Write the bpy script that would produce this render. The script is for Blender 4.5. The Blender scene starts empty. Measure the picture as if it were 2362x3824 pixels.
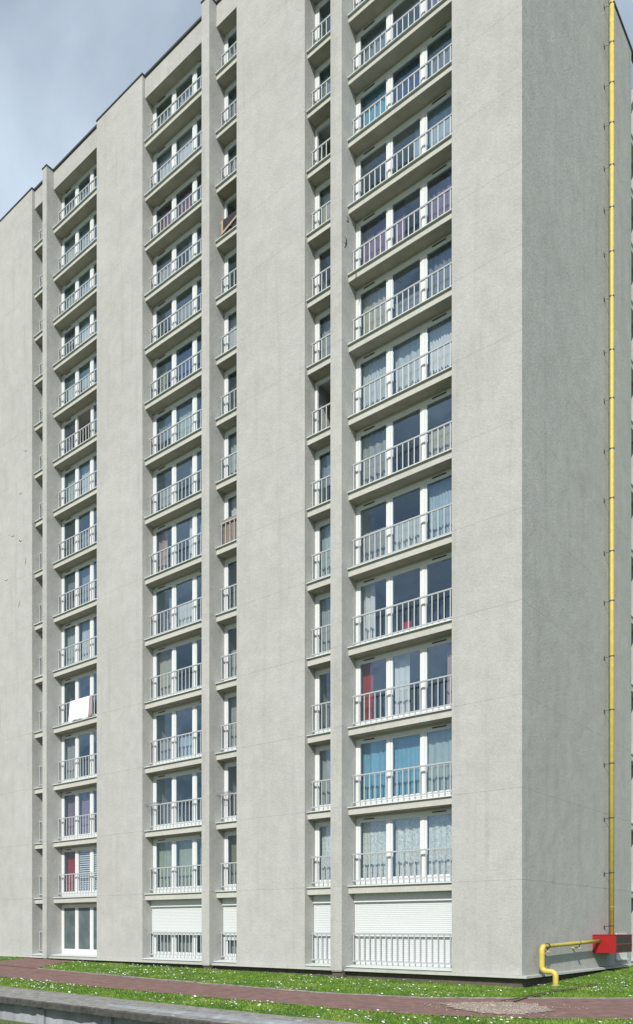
import bpy, bmesh, math, random
import numpy as np
from mathutils import Vector, Matrix, noise

random.seed(7)
rng = np.random.default_rng(11)
S = bpy.context.scene
COL = S.collection
R = math.radians

# ------------------------------------------------------------------ camera
YAW = 0.677
cd = bpy.data.cameras.new('camera')
cam = bpy.data.objects.new('camera', cd)
COL.objects.link(cam)
cam.location = (10.656, -23.288, 1.285)
cam.rotation_euler = (R(90), 0, YAW)
cd.sensor_fit = 'HORIZONTAL'
cd.sensor_width = 36.0
cd.lens = 36.0 * 2991.0 / 2362.0
cd.shift_x = 0.0006
cd.shift_y = 1547.7 / 2362.0
cd.clip_start = 0.1
cd.clip_end = 3000
S.camera = cam

# ------------------------------------------------------------------ sky and sun
SUN_E = R(37.0)          # elevation
SUN_A = R(23.0)          # azimuth from the facade normal (-y) towards the gable (+x)
w = bpy.data.worlds.new('World')
S.world = w
w.use_nodes = True
nt = w.node_tree
nt.nodes.clear()
N = nt.nodes.new
L = nt.links.new
out = N('ShaderNodeOutputWorld')
bg = N('ShaderNodeBackground')
bg.inputs['Strength'].default_value = 0.070
sky = N('ShaderNodeTexSky')
sky.sky_type = 'NISHITA'
sky.sun_disc = False
sky.sun_elevation = SUN_E
# the sun stands at direction (sin A, -cos A); the node's rotation runs clockwise from +y
sky.sun_rotation = math.atan2(math.sin(SUN_A), -math.cos(SUN_A))
sky.dust_density = 1.4
sky.air_density = 1.0
sky.ozone_density = 1.6
tc = N('ShaderNodeTexCoord')
sep = N('ShaderNodeSeparateXYZ')
L(tc.outputs['Generated'], sep.inputs[0])
den = N('ShaderNodeMath'); den.operation = 'ADD'; den.inputs[1].default_value = 0.18
mxz = N('ShaderNodeMath'); mxz.operation = 'MAXIMUM'; mxz.inputs[1].default_value = 0.0
L(sep.outputs[2], mxz.inputs[0]); L(mxz.outputs[0], den.inputs[0])
dx = N('ShaderNodeMath'); dx.operation = 'DIVIDE'
dy = N('ShaderNodeMath'); dy.operation = 'DIVIDE'
L(sep.outputs[0], dx.inputs[0]); L(den.outputs[0], dx.inputs[1])
L(sep.outputs[1], dy.inputs[0]); L(den.outputs[0], dy.inputs[1])
cmb = N('ShaderNodeCombineXYZ')
L(dx.outputs[0], cmb.inputs[0]); L(dy.outputs[0], cmb.inputs[1])
cmb.inputs[2].default_value = 3.4
cl = N('ShaderNodeTexNoise')
cl.inputs['Scale'].default_value = 1.7
cl.inputs['Detail'].default_value = 8
cl.inputs['Roughness'].default_value = 0.50
cl.inputs['Distortion'].default_value = 0.25
L(cmb.outputs[0], cl.inputs['Vector'])
cr = N('ShaderNodeValToRGB')
cr.color_ramp.elements[0].position = 0.40
cr.color_ramp.elements[0].color = (0.26, 0.26, 0.26, 1)   # a thin veil even where it clears
cr.color_ramp.elements[1].position = 0.62
cr.color_ramp.elements[1].color = (1, 1, 1, 1)
L(cl.outputs['Fac'], cr.inputs['Fac'])
mx = N('ShaderNodeMix'); mx.data_type = 'RGBA'
L(cr.outputs['Color'], mx.inputs['Factor'])
L(sky.outputs['Color'], mx.inputs['A'])
mx.inputs['B'].default_value = (8.9, 10.6, 12.6, 1)
L(mx.outputs['Result'], bg.inputs['Color'])
L(bg.outputs[0], out.inputs['Surface'])

sd = bpy.data.lights.new('sun', 'SUN')
sd.energy = 5.0
sd.angle = R(0.55)
sd.color = (1.0, 0.946, 0.855)
sun = bpy.data.objects.new('sun', sd)
COL.objects.link(sun)
sdir = Vector((math.cos(SUN_E) * math.sin(SUN_A), -math.cos(SUN_E) * math.cos(SUN_A), math.sin(SUN_E)))
sun.rotation_euler = sdir.to_track_quat('Z', 'Y').to_euler()
sun.location = (20, -40, 60)

S.view_settings.view_transform = 'Standard'
S.view_settings.look = 'None'
S.view_settings.exposure = 0.0
S.view_settings.gamma = 1.0
S.view_settings.use_curve_mapping = False
S.render.engine = 'CYCLES'
S.cycles.max_bounces = 8
S.cycles.transparent_max_bounces = 12
S.cycles.use_denoising = True

# ------------------------------------------------------------------ materials
MATS = {}


def mat(name, col, rough=0.8, var=0.0, vscale=3.0, bump=0.0, bscale=40.0, metallic=0.0, spec=0.5, detail=5, stretch=(1, 1, 1), trans=0.0):
    m = bpy.data.materials.new(name)
    m.use_nodes = True
    t = m.node_tree
    p = t.nodes['Principled BSDF']
    p.inputs['Roughness'].default_value = rough
    p.inputs['Metallic'].default_value = metallic
    p.inputs['Specular IOR Level'].default_value = spec
    p.inputs['Base Color'].default_value = (*col, 1)
    if var or bump:
        c = t.nodes.new('ShaderNodeTexCoord')
        g = t.nodes.new('ShaderNodeNewGeometry')
        mp = t.nodes.new('ShaderNodeMapping')
        mp.inputs['Scale'].default_value = stretch
        t.links.new(g.outputs['Position'], mp.inputs['Vector'])
        if var:
            n = t.nodes.new('ShaderNodeTexNoise')
            n.inputs['Scale'].default_value = vscale
            n.inputs['Detail'].default_value = detail
            n.inputs['Roughness'].default_value = 0.62
            t.links.new(mp.outputs[0], n.inputs['Vector'])
            r = t.nodes.new('ShaderNodeMapRange')
            r.inputs['From Min'].default_value = 0.25
            r.inputs['From Max'].default_value = 0.75
            r.inputs['To Min'].default_value = 1 - var
            r.inputs['To Max'].default_value = 1 + var
            t.links.new(n.outputs['Fac'], r.inputs['Value'])
            v = t.nodes.new('ShaderNodeVectorMath')
            v.operation = 'SCALE'
            v.inputs[0].default_value = col
            t.links.new(r.outputs[0], v.inputs['Scale'])
            t.links.new(v.outputs[0], p.inputs['Base Color'])
        if bump:
            n2 = t.nodes.new('ShaderNodeTexNoise')
            n2.inputs['Scale'].default_value = bscale
            n2.inputs['Detail'].default_value = 4
            t.links.new(g.outputs['Position'], n2.inputs['Vector'])
            b = t.nodes.new('ShaderNodeBump')
            b.inputs['Strength'].default_value = bump
            b.inputs['Distance'].default_value = 0.02
            t.links.new(n2.outputs['Fac'], b.inputs['Height'])
            t.links.new(b.outputs[0], p.inputs['Normal'])
    if trans:
        tb = t.nodes.new('ShaderNodeBsdfTranslucent')
        tb.inputs['Color'].default_value = (*col, 1)
        ms = t.nodes.new('ShaderNodeMixShader')
        ms.inputs['Fac'].default_value = trans
        t.links.new(p.outputs[0], ms.inputs[1])
        t.links.new(tb.outputs[0], ms.inputs[2])
        t.links.new(ms.outputs[0], t.nodes['Material Output'].inputs['Surface'])
    MATS[name] = m
    return m


def wall_material(name, col, streak=0.10):
    """Rough-cast painted render: grain, mottling, soot runs."""
    m = bpy.data.materials.new(name)
    m.use_nodes = True
    t = m.node_tree
    p = t.nodes['Principled BSDF']
    p.inputs['Roughness'].default_value = 0.92
    p.inputs['Specular IOR Level'].default_value = 0.15
    g = t.nodes.new('ShaderNodeNewGeometry')

    def noi(scale, detail, stretch, lo, hi, rough=0.6):
        mp = t.nodes.new('ShaderNodeMapping')
        mp.inputs['Scale'].default_value = stretch
        t.links.new(g.outputs['Position'], mp.inputs['Vector'])
        n = t.nodes.new('ShaderNodeTexNoise')
        n.inputs['Scale'].default_value = scale
        n.inputs['Detail'].default_value = detail
        n.inputs['Roughness'].default_value = rough
        t.links.new(mp.outputs[0], n.inputs['Vector'])
        r = t.nodes.new('ShaderNodeMapRange')
        r.inputs['From Min'].default_value = 0.3
        r.inputs['From Max'].default_value = 0.7
        r.inputs['To Min'].default_value = lo
        r.inputs['To Max'].default_value = hi
        t.links.new(n.outputs['Fac'], r.inputs['Value'])
        return n, r
    _, a = noi(0.22, 4, (1, 1, 1), 0.95, 1.05)
    _, b = noi(1.5, 9, (1, 1, 0.8), 1 - streak * 0.55, 1 + streak * 0.45, 0.7)
    _, c = noi(1.3, 7, (1.9, 1.9, 0.10), 1.02, 1 - streak * 0.55)
    c.inputs['From Min'].default_value = 0.54; c.inputs['From Max'].default_value = 0.74
    _, d = noi(11, 5, (1, 1, 1), 0.90, 1.08, 0.75)
    m1 = t.nodes.new('ShaderNodeMath'); m1.operation = 'MULTIPLY'
    m2 = t.nodes.new('ShaderNodeMath'); m2.operation = 'MULTIPLY'
    m3 = t.nodes.new('ShaderNodeMath'); m3.operation = 'MULTIPLY'
    t.links.new(a.outputs[0], m1.inputs[0]); t.links.new(b.outputs[0], m1.inputs[1])
    t.links.new(c.outputs[0], m2.inputs[0]); t.links.new(d.outputs[0], m2.inputs[1])
    t.links.new(m1.outputs[0], m3.inputs[0]); t.links.new(m2.outputs[0], m3.inputs[1])
    v = t.nodes.new('ShaderNodeVectorMath'); v.operation = 'SCALE'
    v.inputs[0].default_value = col
    t.links.new(m3.outputs[0], v.inputs['Scale'])
    t.links.new(v.outputs[0], p.inputs['Base Color'])
    n3, _ = noi(13, 7, (1, 1, 1), 0, 1, 0.75)
    n4, _ = noi(2.2, 3, (1, 1, 1), 0, 1)
    ad = t.nodes.new('ShaderNodeMath'); ad.operation = 'MULTIPLY_ADD'
    ad.inputs[1].default_value = 0.9
    t.links.new(n4.outputs['Fac'], ad.inputs[0]); t.links.new(n3.outputs['Fac'], ad.inputs[2])
    bp = t.nodes.new('ShaderNodeBump')
    bp.inputs['Strength'].default_value = 0.6
    bp.inputs['Distance'].default_value = 0.03
    t.links.new(ad.outputs[0], bp.inputs['Height'])
    t.links.new(bp.outputs[0], p.inputs['Normal'])
    MATS[name] = m
    return m


wall_material('render_wall', (0.398, 0.404, 0.396), 0.17)
wall_material('render_band', (0.455, 0.46, 0.435), 0.10)
wall_material('plinth_concrete', (0.40, 0.415, 0.385), 0.18)
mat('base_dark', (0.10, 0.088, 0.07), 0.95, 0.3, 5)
mat('roof_metal', (0.035, 0.038, 0.042), 0.5)
mat('room', (0.22, 0.21, 0.19), 0.9, 0.15, 1.0)
mat('pvc', (0.64, 0.665, 0.68), 0.35, 0.03, 6)
mat('sill_metal', (0.58, 0.615, 0.62), 0.45, 0.06, 7)
mat('rail_paint', (0.37, 0.395, 0.41), 0.45, 0.06, 20)
mat('shutter_white', (0.60, 0.63, 0.655), 0.45, 0.02, 10)
mat('soffit_beige', (0.32, 0.295, 0.245), 0.9, 0.15, 2.5)  # warm beige-brown for the undersides, a darker tone than the bands
mat('lichen_concrete', (0.055, 0.055, 0.052), 0.95, 0.6, 7, 0.6, 30, detail=10)
mat('seal_dark', (0.03, 0.03, 0.03), 0.6)
mat('joint_dark', (0.36, 0.37, 0.36), 0.9)
mat('yellow_paint', (0.54, 0.43, 0.085), 0.5, 0.16, 7, 0.05, 60, detail=9)
mat('red_paint', (0.30, 0.010, 0.012), 0.42, 0.10, 5, detail=8)
mat('hatch_glass', (0.012, 0.006, 0.006), 0.35)
mat('clamp_metal', (0.10, 0.10, 0.10), 0.45, metallic=0.7)
mat('red_asphalt', (0.185, 0.105, 0.092), 0.92, 0.42, 3.2, 0.35, 160, detail=10)
mat('soil', (0.09, 0.075, 0.045), 0.95, 0.35, 4)
mat('lawn_ground', (0.07, 0.14, 0.022), 0.95, 0.4, 2.4)
mat('old_concrete', (0.19, 0.188, 0.175), 0.95, 0.6, 4.5, 0.6, 30, detail=10)
mat('wall_concrete', (0.27, 0.29, 0.32), 0.9, 0.4, 2.2, 0.2, 30, stretch=(1, 1, 0.4))
mat('gravel', (0.25, 0.195, 0.165), 0.95, 0.45, 26, 0.5, 60)
mat('stone', (0.40, 0.345, 0.30), 0.95, 0.4, 14)
mat('petal', (0.82, 0.82, 0.80), 0.7)
mat('pollen', (0.6, 0.45, 0.05), 0.7)
mat('far_ground', (0.10, 0.13, 0.05), 0.95, 0.3, 0.05)
mat('bird_plumage', (0.05, 0.045, 0.04), 0.8)
mat('towel', (0.82, 0.83, 0.86), 0.9, 0.04, 4, 0.15, 90)
mat('towel_mauve', (0.33, 0.27, 0.30), 0.9)
mat('blanket_navy', (0.025, 0.026, 0.042), 0.9, 0.3, 8)
mat('blanket_tan', (0.40, 0.30, 0.21), 0.9)
mat('rug_brown', (0.19, 0.15, 0.13), 0.95, 0.6, 28)
mat('wire', (0.5, 0.52, 0.54), 0.4, metallic=0.6)
mat('chair_red', (0.45, 0.03, 0.03), 0.5)
mat('wood', (0.25, 0.15, 0.07), 0.6)
mat('blind_white', (0.70, 0.74, 0.75), 0.7)
mat('frame_black', (0.03, 0.03, 0.035), 0.5)

# worn coping: grey concrete blotched with pale lichen and dark moss
m = mat('coping_concrete', (0.22, 0.218, 0.205), 0.95, 0.45, 4.0, 0.6, 30, detail=10)
t = m.node_tree; p = t.nodes['Principled BSDF']
old = p.inputs['Base Color'].links[0].from_socket
ge = t.nodes.new('ShaderNodeNewGeometry')
prev = old
for sc_, lo_, hi_, c_ in ((7.0, .60, .66, (0.50, 0.50, 0.47, 1)), (3.1, .60, .70, (0.07, 0.072, 0.06, 1))):
    n_ = t.nodes.new('ShaderNodeTexNoise'); n_.inputs['Scale'].default_value = sc_; n_.inputs['Detail'].default_value = 8
    n_.inputs['Roughness'].default_value = 0.7
    t.links.new(ge.outputs['Position'], n_.inputs['Vector'])
    r_ = t.nodes.new('ShaderNodeMapRange'); r_.inputs['From Min'].default_value = lo_; r_.inputs['From Max'].default_value = hi_
    t.links.new(n_.outputs['Fac'], r_.inputs['Value'])
    x_ = t.nodes.new('ShaderNodeMix'); x_.data_type = 'RGBA'
    t.links.new(r_.outputs[0], x_.inputs['Factor']); t.links.new(prev, x_.inputs['A']); x_.inputs['B'].default_value = c_
    prev = x_.outputs['Result']
t.links.new(prev, p.inputs['Base Color'])

# grass blade: colour varies from blade to blade
m = bpy.data.materials.new('grass_blade'); m.use_nodes = True
t = m.node_tree; p = t.nodes['Principled BSDF']
p.inputs['Roughness'].default_value = 0.6
at = t.nodes.new('ShaderNodeAttribute'); at.attribute_name = 'tint'
crm = t.nodes.new('ShaderNodeValToRGB')
e = crm.color_ramp.elements
e[0].position = 0.0; e[0].color = (0.06, 0.15, 0.013, 1)
e[1].position = 1.0; e[1].color = (0.36, 0.42, 0.10, 1)
k_ = e.new(0.55); k_.color = (0.17, 0.32, 0.032, 1)
t.links.new(at.outputs['Fac'], crm.inputs['Fac'])
t.links.new(crm.outputs[0], p.inputs['Base Color'])
tb = t.nodes.new('ShaderNodeBsdfTranslucent')
t.links.new(crm.outputs[0], tb.inputs['Color'])
ms = t.nodes.new('ShaderNodeMixShader'); ms.inputs[0].default_value = 0.35
t.links.new(p.outputs[0], ms.inputs[1]); t.links.new(tb.outputs[0], ms.inputs[2])
t.links.new(ms.outputs[0], t.nodes['Material Output'].inputs['Surface'])
MATS['grass_blade'] = m

# window glass: see-through pane with a faintly wavy mirror coat
m = bpy.data.materials.new('glass'); m.use_nodes = True
t = m.node_tree; t.nodes.clear()
o_ = t.nodes.new('ShaderNodeOutputMaterial')
tr = t.nodes.new('ShaderNodeBsdfTransparent'); tr.inputs['Color'].default_value = (0.92, 0.94, 0.945, 1)
gl = t.nodes.new('ShaderNodeBsdfGlossy'); gl.inputs['Roughness'].default_value = 0.015
gl.inputs['Color'].default_value = (0.62, 0.82, 1.0, 1)
# reflectance by Schlick's rule, the same from either side of the pane
ge = t.nodes.new('ShaderNodeNewGeometry')
dt = t.nodes.new('ShaderNodeVectorMath'); dt.operation = 'DOT_PRODUCT'
t.links.new(ge.outputs['Incoming'], dt.inputs[0]); t.links.new(ge.outputs['Normal'], dt.inputs[1])


def mth(op, a, bval):
    n_ = t.nodes.new('ShaderNodeMath'); n_.operation = op
    t.links.new(a, n_.inputs[0])
    if bval is not None: n_.inputs[1].default_value = bval
    return n_.outputs[0]


ab = mth('ABSOLUTE', dt.outputs['Value'], None)
inv = mth('MULTIPLY_ADD', ab, -1.0); t.nodes[-1].inputs[2].default_value = 1.0
fr_out = mth('MULTIPLY_ADD', mth('POWER', inv, 5.0), 0.92); t.nodes[-1].inputs[2].default_value = 0.13
nn = t.nodes.new('ShaderNodeTexNoise'); nn.inputs['Scale'].default_value = 0.9; nn.inputs['Detail'].default_value = 2
t.links.new(ge.outputs['Position'], nn.inputs['Vector'])
bb = t.nodes.new('ShaderNodeBump'); bb.inputs['Strength'].default_value = 0.6; bb.inputs['Distance'].default_value = 0.03
t.links.new(nn.outputs['Fac'], bb.inputs['Height'])
t.links.new(bb.outputs[0], gl.inputs['Normal'])
mm = t.nodes.new('ShaderNodeMixShader')
t.links.new(fr_out, mm.inputs[0]); t.links.new(tr.outputs[0], mm.inputs[1]); t.links.new(gl.outputs[0], mm.inputs[2])
t.links.new(mm.outputs[0], o_.inputs['Surface'])
MATS['glass'] = m
mat('frosted', (0.085, 0.12, 0.125), 0.25, 0.35, 1.4, 0.05, 20)

CURT = dict(
    lace=(0.76, 0.79, 0.75), blue=(0.2, 0.47, 0.62), teal=(0.46, 0.56, 0.55), grey=(0.44, 0.46, 0.45),
    slate=(0.28, 0.32, 0.37), white=(0.78, 0.8, 0.82), sheer=(0.66, 0.72, 0.74), beige=(0.55, 0.52, 0.44),
    pink=(0.5, 0.38, 0.37), red=(0.42, 0.05, 0.07), purple=(0.3, 0.22, 0.33), navy=(0.07, 0.12, 0.26),
    green=(0.44, 0.49, 0.38), olive=(0.27, 0.28, 0.19), wine=(0.24, 0.05, 0.07), paleblue=(0.5, 0.62, 0.72), dark=(0.06, 0.065, 0.07))
for k, c in CURT.items():
    if k == 'lace':
        continue
    mat('curtain_' + k, c, 0.9, 0.10, 5, trans=0.25)
# lace: a white net with open eyelets and rosettes
m = mat('curtain_lace', CURT['lace'], 0.9)
t = m.node_tree; p = t.nodes['Principled BSDF']
ge = t.nodes.new('ShaderNodeNewGeometry')
vo = t.nodes.new('ShaderNodeTexVoronoi'); vo.inputs['Scale'].default_value = 9
vo.feature = 'F1'
t.links.new(ge.outputs['Position'], vo.inputs['Vector'])
wv = t.nodes.new('ShaderNodeMath'); wv.operation = 'SINE'
ml = t.nodes.new('ShaderNodeMath'); ml.operation = 'MULTIPLY'; ml.inputs[1].default_value = 13
t.links.new(vo.outputs['Distance'], ml.inputs[0]); t.links.new(ml.outputs[0], wv.inputs[0])
mr = t.nodes.new('ShaderNodeMapRange')
mr.inputs['From Min'].default_value = -1; mr.inputs['From Max'].default_value = 1
mr.inputs['To Min'].default_value = 0.6; mr.inputs['To Max'].default_value = 0.95
t.links.new(wv.outputs[0], mr.inputs['Value'])
t.links.new(mr.outputs[0], p.inputs['Alpha'])


# ------------------------------------------------------------------ mesh helpers
class MB:
    def __init__(self):
        self.v = []
        self.f = []

    def box(self, x0, x1, y0, y1, z0, z1):
        b = len(self.v)
        self.v += [(x0, y0, z0), (x1, y0, z0), (x1, y1, z0), (x0, y1, z0), (x0, y0, z1), (x1, y0, z1), (x1, y1, z1), (x0, y1, z1)]
        self.f += [tuple(b + i for i in q) for q in ((0, 3, 2, 1), (4, 5, 6, 7), (0, 1, 5, 4), (1, 2, 6, 5), (2, 3, 7, 6), (3, 0, 4, 7))]
        return self

    def prism(self, prof, x0, x1):
        """prof: list of (y, z) counter-clockwise seen from +x, swept along x."""
        b = len(self.v); n = len(prof)
        self.v += [(x0, y, z) for y, z in prof] + [(x1, y, z) for y, z in prof]
        self.f.append(tuple(b + i for i in reversed(range(n))))
        self.f.append(tuple(b + n + i for i in range(n)))
        for i in range(n):
            j = (i + 1) % n
            self.f.append((b + i, b + j, b + n + j, b + n + i))
        return self

    def tube(self, pts, r, n=12, cap=True):
        pts = [Vector(q) for q in pts]
        b = len(self.v)
        tan = []
        for i in range(len(pts)):
            a = pts[max(i - 1, 0)]; c = pts[min(i + 1, len(pts) - 1)]
            tan.append((c - a).normalized())
        up = Vector((0, 0, 1)) if abs(tan[0].z) < 0.9 else Vector((1, 0, 0))
        nrm = (up - tan[0] * up.dot(tan[0])).normalized()
        for i, q in enumerate(pts):
            nrm = (nrm - tan[i] * nrm.dot(tan[i])).normalized()
            bi = tan[i].cross(nrm)
            rr = r[i] if isinstance(r, (list, tuple)) else r
            for k in range(n):
                a = 2 * math.pi * k / n
                self.v.append(tuple(q + (nrm * math.cos(a) + bi * math.sin(a)) * rr))
        for i in range(len(pts) - 1):
            for k in range(n):
                k2 = (k + 1) % n
                self.f.append((b + i * n + k, b + i * n + k2, b + (i + 1) * n + k2, b + (i + 1) * n + k))
        if cap:
            self.f.append(tuple(b + k for k in reversed(range(n))))
            e = b + (len(pts) - 1) * n
            self.f.append(tuple(e + k for k in range(n)))
        return self

    def grid(self, P, nu, nv):
        b = len(self.v)
        self.v += [tuple(q) for q in P]
        for i in range(nu - 1):
            for j in range(nv - 1):
                a = b + i * nv + j
                self.f.append((a, a + nv, a + nv + 1, a + 1))
        return self

    def mesh(self, name, m, smooth=False):
        me = bpy.data.meshes.new(name)
        me.from_pydata(self.v, [], self.f)
        if isinstance(m, (list, tuple)):
            for q in m:
                me.materials.append(MATS[q])
        else:
            me.materials.append(MATS[m])
        if smooth:
            me.polygons.foreach_set('use_smooth', [True] * len(me.polygons))
        me.update()
        return me

    def build(self, name, m, parent=None, smooth=False):
        return link(name, self.mesh(name, m, smooth), parent)


def link(name, data, parent=None, loc=None, M=None):
    o = bpy.data.objects.new(name, data)
    COL.objects.link(o)
    if parent is not None:
        o.parent = parent
    if M is not None:
        o.matrix_local = M
    elif loc is not None:
        o.location = loc
    return o


def tag(o, label=None, cat=None, group=None, kind=None):
    if label: o['label'] = label
    if cat: o['category'] = cat
    if group: o['group'] = group
    if kind: o['kind'] = kind
    return o


def empty(name, loc=(0, 0, 0)):
    o = bpy.data.objects.new(name, None)
    COL.objects.link(o)
    o.location = loc
    o.empty_display_size = 0.2
    return o


def soften(me, w=0.012, seg=2):
    bm = bmesh.new(); bm.from_mesh(me)
    bmesh.ops.bevel(bm, geom=bm.edges[:], offset=w, segments=seg, affect='EDGES', profile=0.5)
    bm.to_mesh(me); bm.free()


# ------------------------------------------------------------------ ground
def zg(x, y):
    return -0.60 + 0.0092 * max(0.0, min(45.0, -x)) + 0.032 * max(0.0, min(14.0, y)) * min(1.0, max(0.0, (x + 2) / 2.0))


# outline of the terrace, its edge running along the retaining wall
WALL_Y = -12.28
g = MB()
xs = [-260, -120, -70] + list(np.arange(-46, 26.1, 2.0)) + [60, 140, 260]
ys = [-11.6] + list(np.arange(-10, 16.1, 1.0)) + [40, 120, 300, 900]
P = [(x, y, zg(x, y) - 0.012) for x in xs for y in ys]
g.grid(P, len(xs), len(ys))
o = g.build('lawn', 'lawn_ground'); tag(o, kind='structure')
g = MB()
xs2 = [-900, -120, -60, -30, -20, -12, -8, -4, 0, 6, 14, 40, 200, 900]
ys2 = [-900, -200, -80, -40, -25, -18, -14, -12.6, -11.9]
P = [(x, y, -1.16 - 0.006 * max(0, min(25, -13 - y))) for x in xs2 for y in ys2]
g.grid(P, len(xs2), len(ys2))
o = g.build('lower_ground', 'far_ground'); tag(o, kind='structure')

PU = [(-46, -4.9), (-33, -4.6), (-26.4, -4.3), (-19.02, -4.87), (-12.67, -5.39), (-7.65, -5.62), (-3.25, -5.74), (-0.37, -5.06), (1.72, -3.54), (3.97, -1.73), (6.5, 0.6), (12, 4.5)]
PLo = [(-46, -8.1), (-33, -8.2), (-22, -8.3), (-15.43, -8.42), (-8.92, -8.75), (-4.42, -8.74), (-0.95, -8.64), (1.75, -8.56), (3.87, -7.64), (5.47, -6.54), (9.5, -3.2), (15, 0.6)]


def resample(pts, n):
    pts = [Vector((*q, 0)) for q in pts]
    d = [0]
    for a, b in zip(pts, pts[1:]):
        d.append(d[-1] + (b - a).length)
    res = []
    for k in range(n):
        s = d[-1] * k / (n - 1)
        for i in range(len(pts) - 1):
            if s <= d[i + 1] + 1e-9:
                f = (s - d[i]) / (d[i + 1] - d[i])
                q = pts[i].lerp(pts[i + 1], f)
                res.append((q.x, q.y)); break
    return res


def interp_poly(pts, x):
    for a, b in zip(pts, pts[1:]):
        if a[0] <= x <= b[0]:
            return a[1] + (b[1] - a[1]) * (x - a[0]) / (b[0] - a[0])
    return pts[0][1] if x < pts[0][0] else pts[-1][1]


def wob(x, y, s=1.0, a=0.09):
    return a * noise.noise(Vector((x * 1.3 * s, y * 1.3 * s, 3.1))) + 0.5 * a * noise.noise(Vector((x * 4.1 * s, y * 4.1 * s, 7.7)))


nP = 240
U = resample(PU, nP); D = resample(PLo, nP)
g = MB(); P = []
for (ux, uy), (lx, ly) in zip(U, D):
    uy += wob(ux, uy); ly += wob(lx, ly)
    for f in np.linspace(0, 1, 8):
        x = lx + (ux - lx) * f; y = ly + (uy - ly) * f
        P.append((x, y, zg(x, y) + 0.006 + 0.008 * noise.noise(Vector((x * .8, y * .8, 0)))))
g.grid(P, nP, 8)
path = g.build('path', 'red_asphalt'); tag(path, kind='structure')
# thin worn edging between the path and the upper lawn
g = MB(); P = []
for (ux, uy) in U:
    uy += wob(ux, uy)
    if ux < -19.0: continue
    wd_ = .05 + .03 * noise.noise(Vector((ux * 2, uy, 4)))
    z_ = zg(ux, uy)
    for q, dz in ((-wd_, .004), (-wd_ * .8, .030), (wd_ * .8, .034), (wd_, .004)):
        P.append((ux, uy + q, z_ + dz + .008 * noise.noise(Vector((ux * 6, uy, 8)))))
g.grid(P, len(P) // 4, 4)
o = g.build('path_edging', 'old_concrete'); tag(o, kind='structure')
# the spur to the entrance
SR = [(-18.6, -5.0), (-20.6, -3.2), (-21.94, -1.64), (-22.55, -0.30)]
SL = [(-24.0, -4.5), (-25.0, -3.0), (-26.06, -1.5), (-27.1, -0.30)]
g = MB(); P = []
a_, b_ = resample(SL, 40), resample(SR, 40)
for (lx, ly), (rx, ry) in zip(a_, b_):
    lx += wob(lx, ly, 1, 0.05); rx += wob(rx, ry, 1, 0.05)
    for f in np.linspace(0, 1, 6):
        x = lx + (rx - lx) * f; y = ly + (ry - ly) * f
        P.append((x, y, zg(x, y) + 0.020))
g.grid(P, 40, 6)
o = g.build('path_spur', 'red_asphalt'); tag(o, kind='structure')


def on_spur(x, y):
    if y > -0.2 or y < -5.2: return False
    def xi(pts):
        for a, b in zip(pts, pts[1:]):
            if a[1] <= y <= b[1]:
                return a[0] + (b[0] - a[0]) * (y - a[1]) / (b[1] - a[1])
        return pts[0][0] if y < pts[0][1] else pts[-1][0]
    return xi(SL) - 0.03 < x < xi(SR) + 0.03


GR = [(0.8, -6.25), (1.16, -5.48), (1.9, -4.89), (2.63, -4.78), (3.63, -6.09), (3.48, -6.97), (3.07, -7.48), (2.27, -7.38), (1.78, -7.19)]
gc = Vector((sum(q[0] for q in GR) / len(GR), sum(q[1] for q in GR) / len(GR), 0))
gv = [(gc.x, gc.y, zg(*gc.xy) + 0.034)]
ring = []
cl_ = GR + [GR[0]]
for a, b in zip(cl_, cl_[1:]):
    for k in range(10):
        f = k / 10
        x = a[0] + (b[0] - a[0]) * f; y = a[1] + (b[1] - a[1]) * f
        s = 1 + 2.2 * wob(x * 2.3, y * 2.3)
        x = gc.x + (x - gc.x) * s; y = gc.y + (y - gc.y) * s
        ring.append((x, y))
g = MB()
g.v = gv + [(x, y, zg(x, y) + 0.018) for x, y in ring]
n = len(ring)
g.f = [(0, 1 + i, 1 + (i + 1) % n) for i in range(n)]
o = g.build('gravel_patch', 'gravel'); tag(o, kind='structure')


def inside(poly, x, y):
    c = False
    for (x1, y1), (x2, y2) in zip(poly, poly[1:] + poly[:1]):
        if (y1 > y) != (y2 > y) and x < (x2 - x1) * (y - y1) / (y2 - y1) + x1:
            c = not c
    return c


# loose stones lying in the broken surface
g = MB(); cnt = 0
while cnt < 1100:
    x = random.uniform(0.4, 4.1); y = random.uniform(-7.9, -4.4)
    if not inside(ring, x, y) and random.random() > 0.06: continue
    r_ = random.uniform(0.006, 0.022); z = zg(x, y) + 0.028
    b = len(g.v); a0 = random.random() * 6.28
    for q in ((1, 0, 0), (0, .8, 0), (-1, 0, 0), (0, -.9, 0), (0, 0, .7), (0, 0, -.6)):
        ca, sa = math.cos(a0), math.sin(a0)
        g.v.append((x + r_ * (q[0] * ca - q[1] * sa), y + r_ * (q[0] * sa + q[1] * ca), z + r_ * q[2]))
    g.f += [(b, b + 1, b + 4), (b + 1, b + 2, b + 4), (b + 2, b + 3, b + 4), (b + 3, b, b + 4), (b + 1, b, b + 5), (b + 2, b + 1, b + 5), (b + 3, b + 2, b + 5), (b, b + 3, b + 5)]
    cnt += 1
o = g.build('loose_gravel', 'stone')
tag(o, 'pale loose gravel in the broken patch of the red path', 'gravel', kind='stuff')

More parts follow.
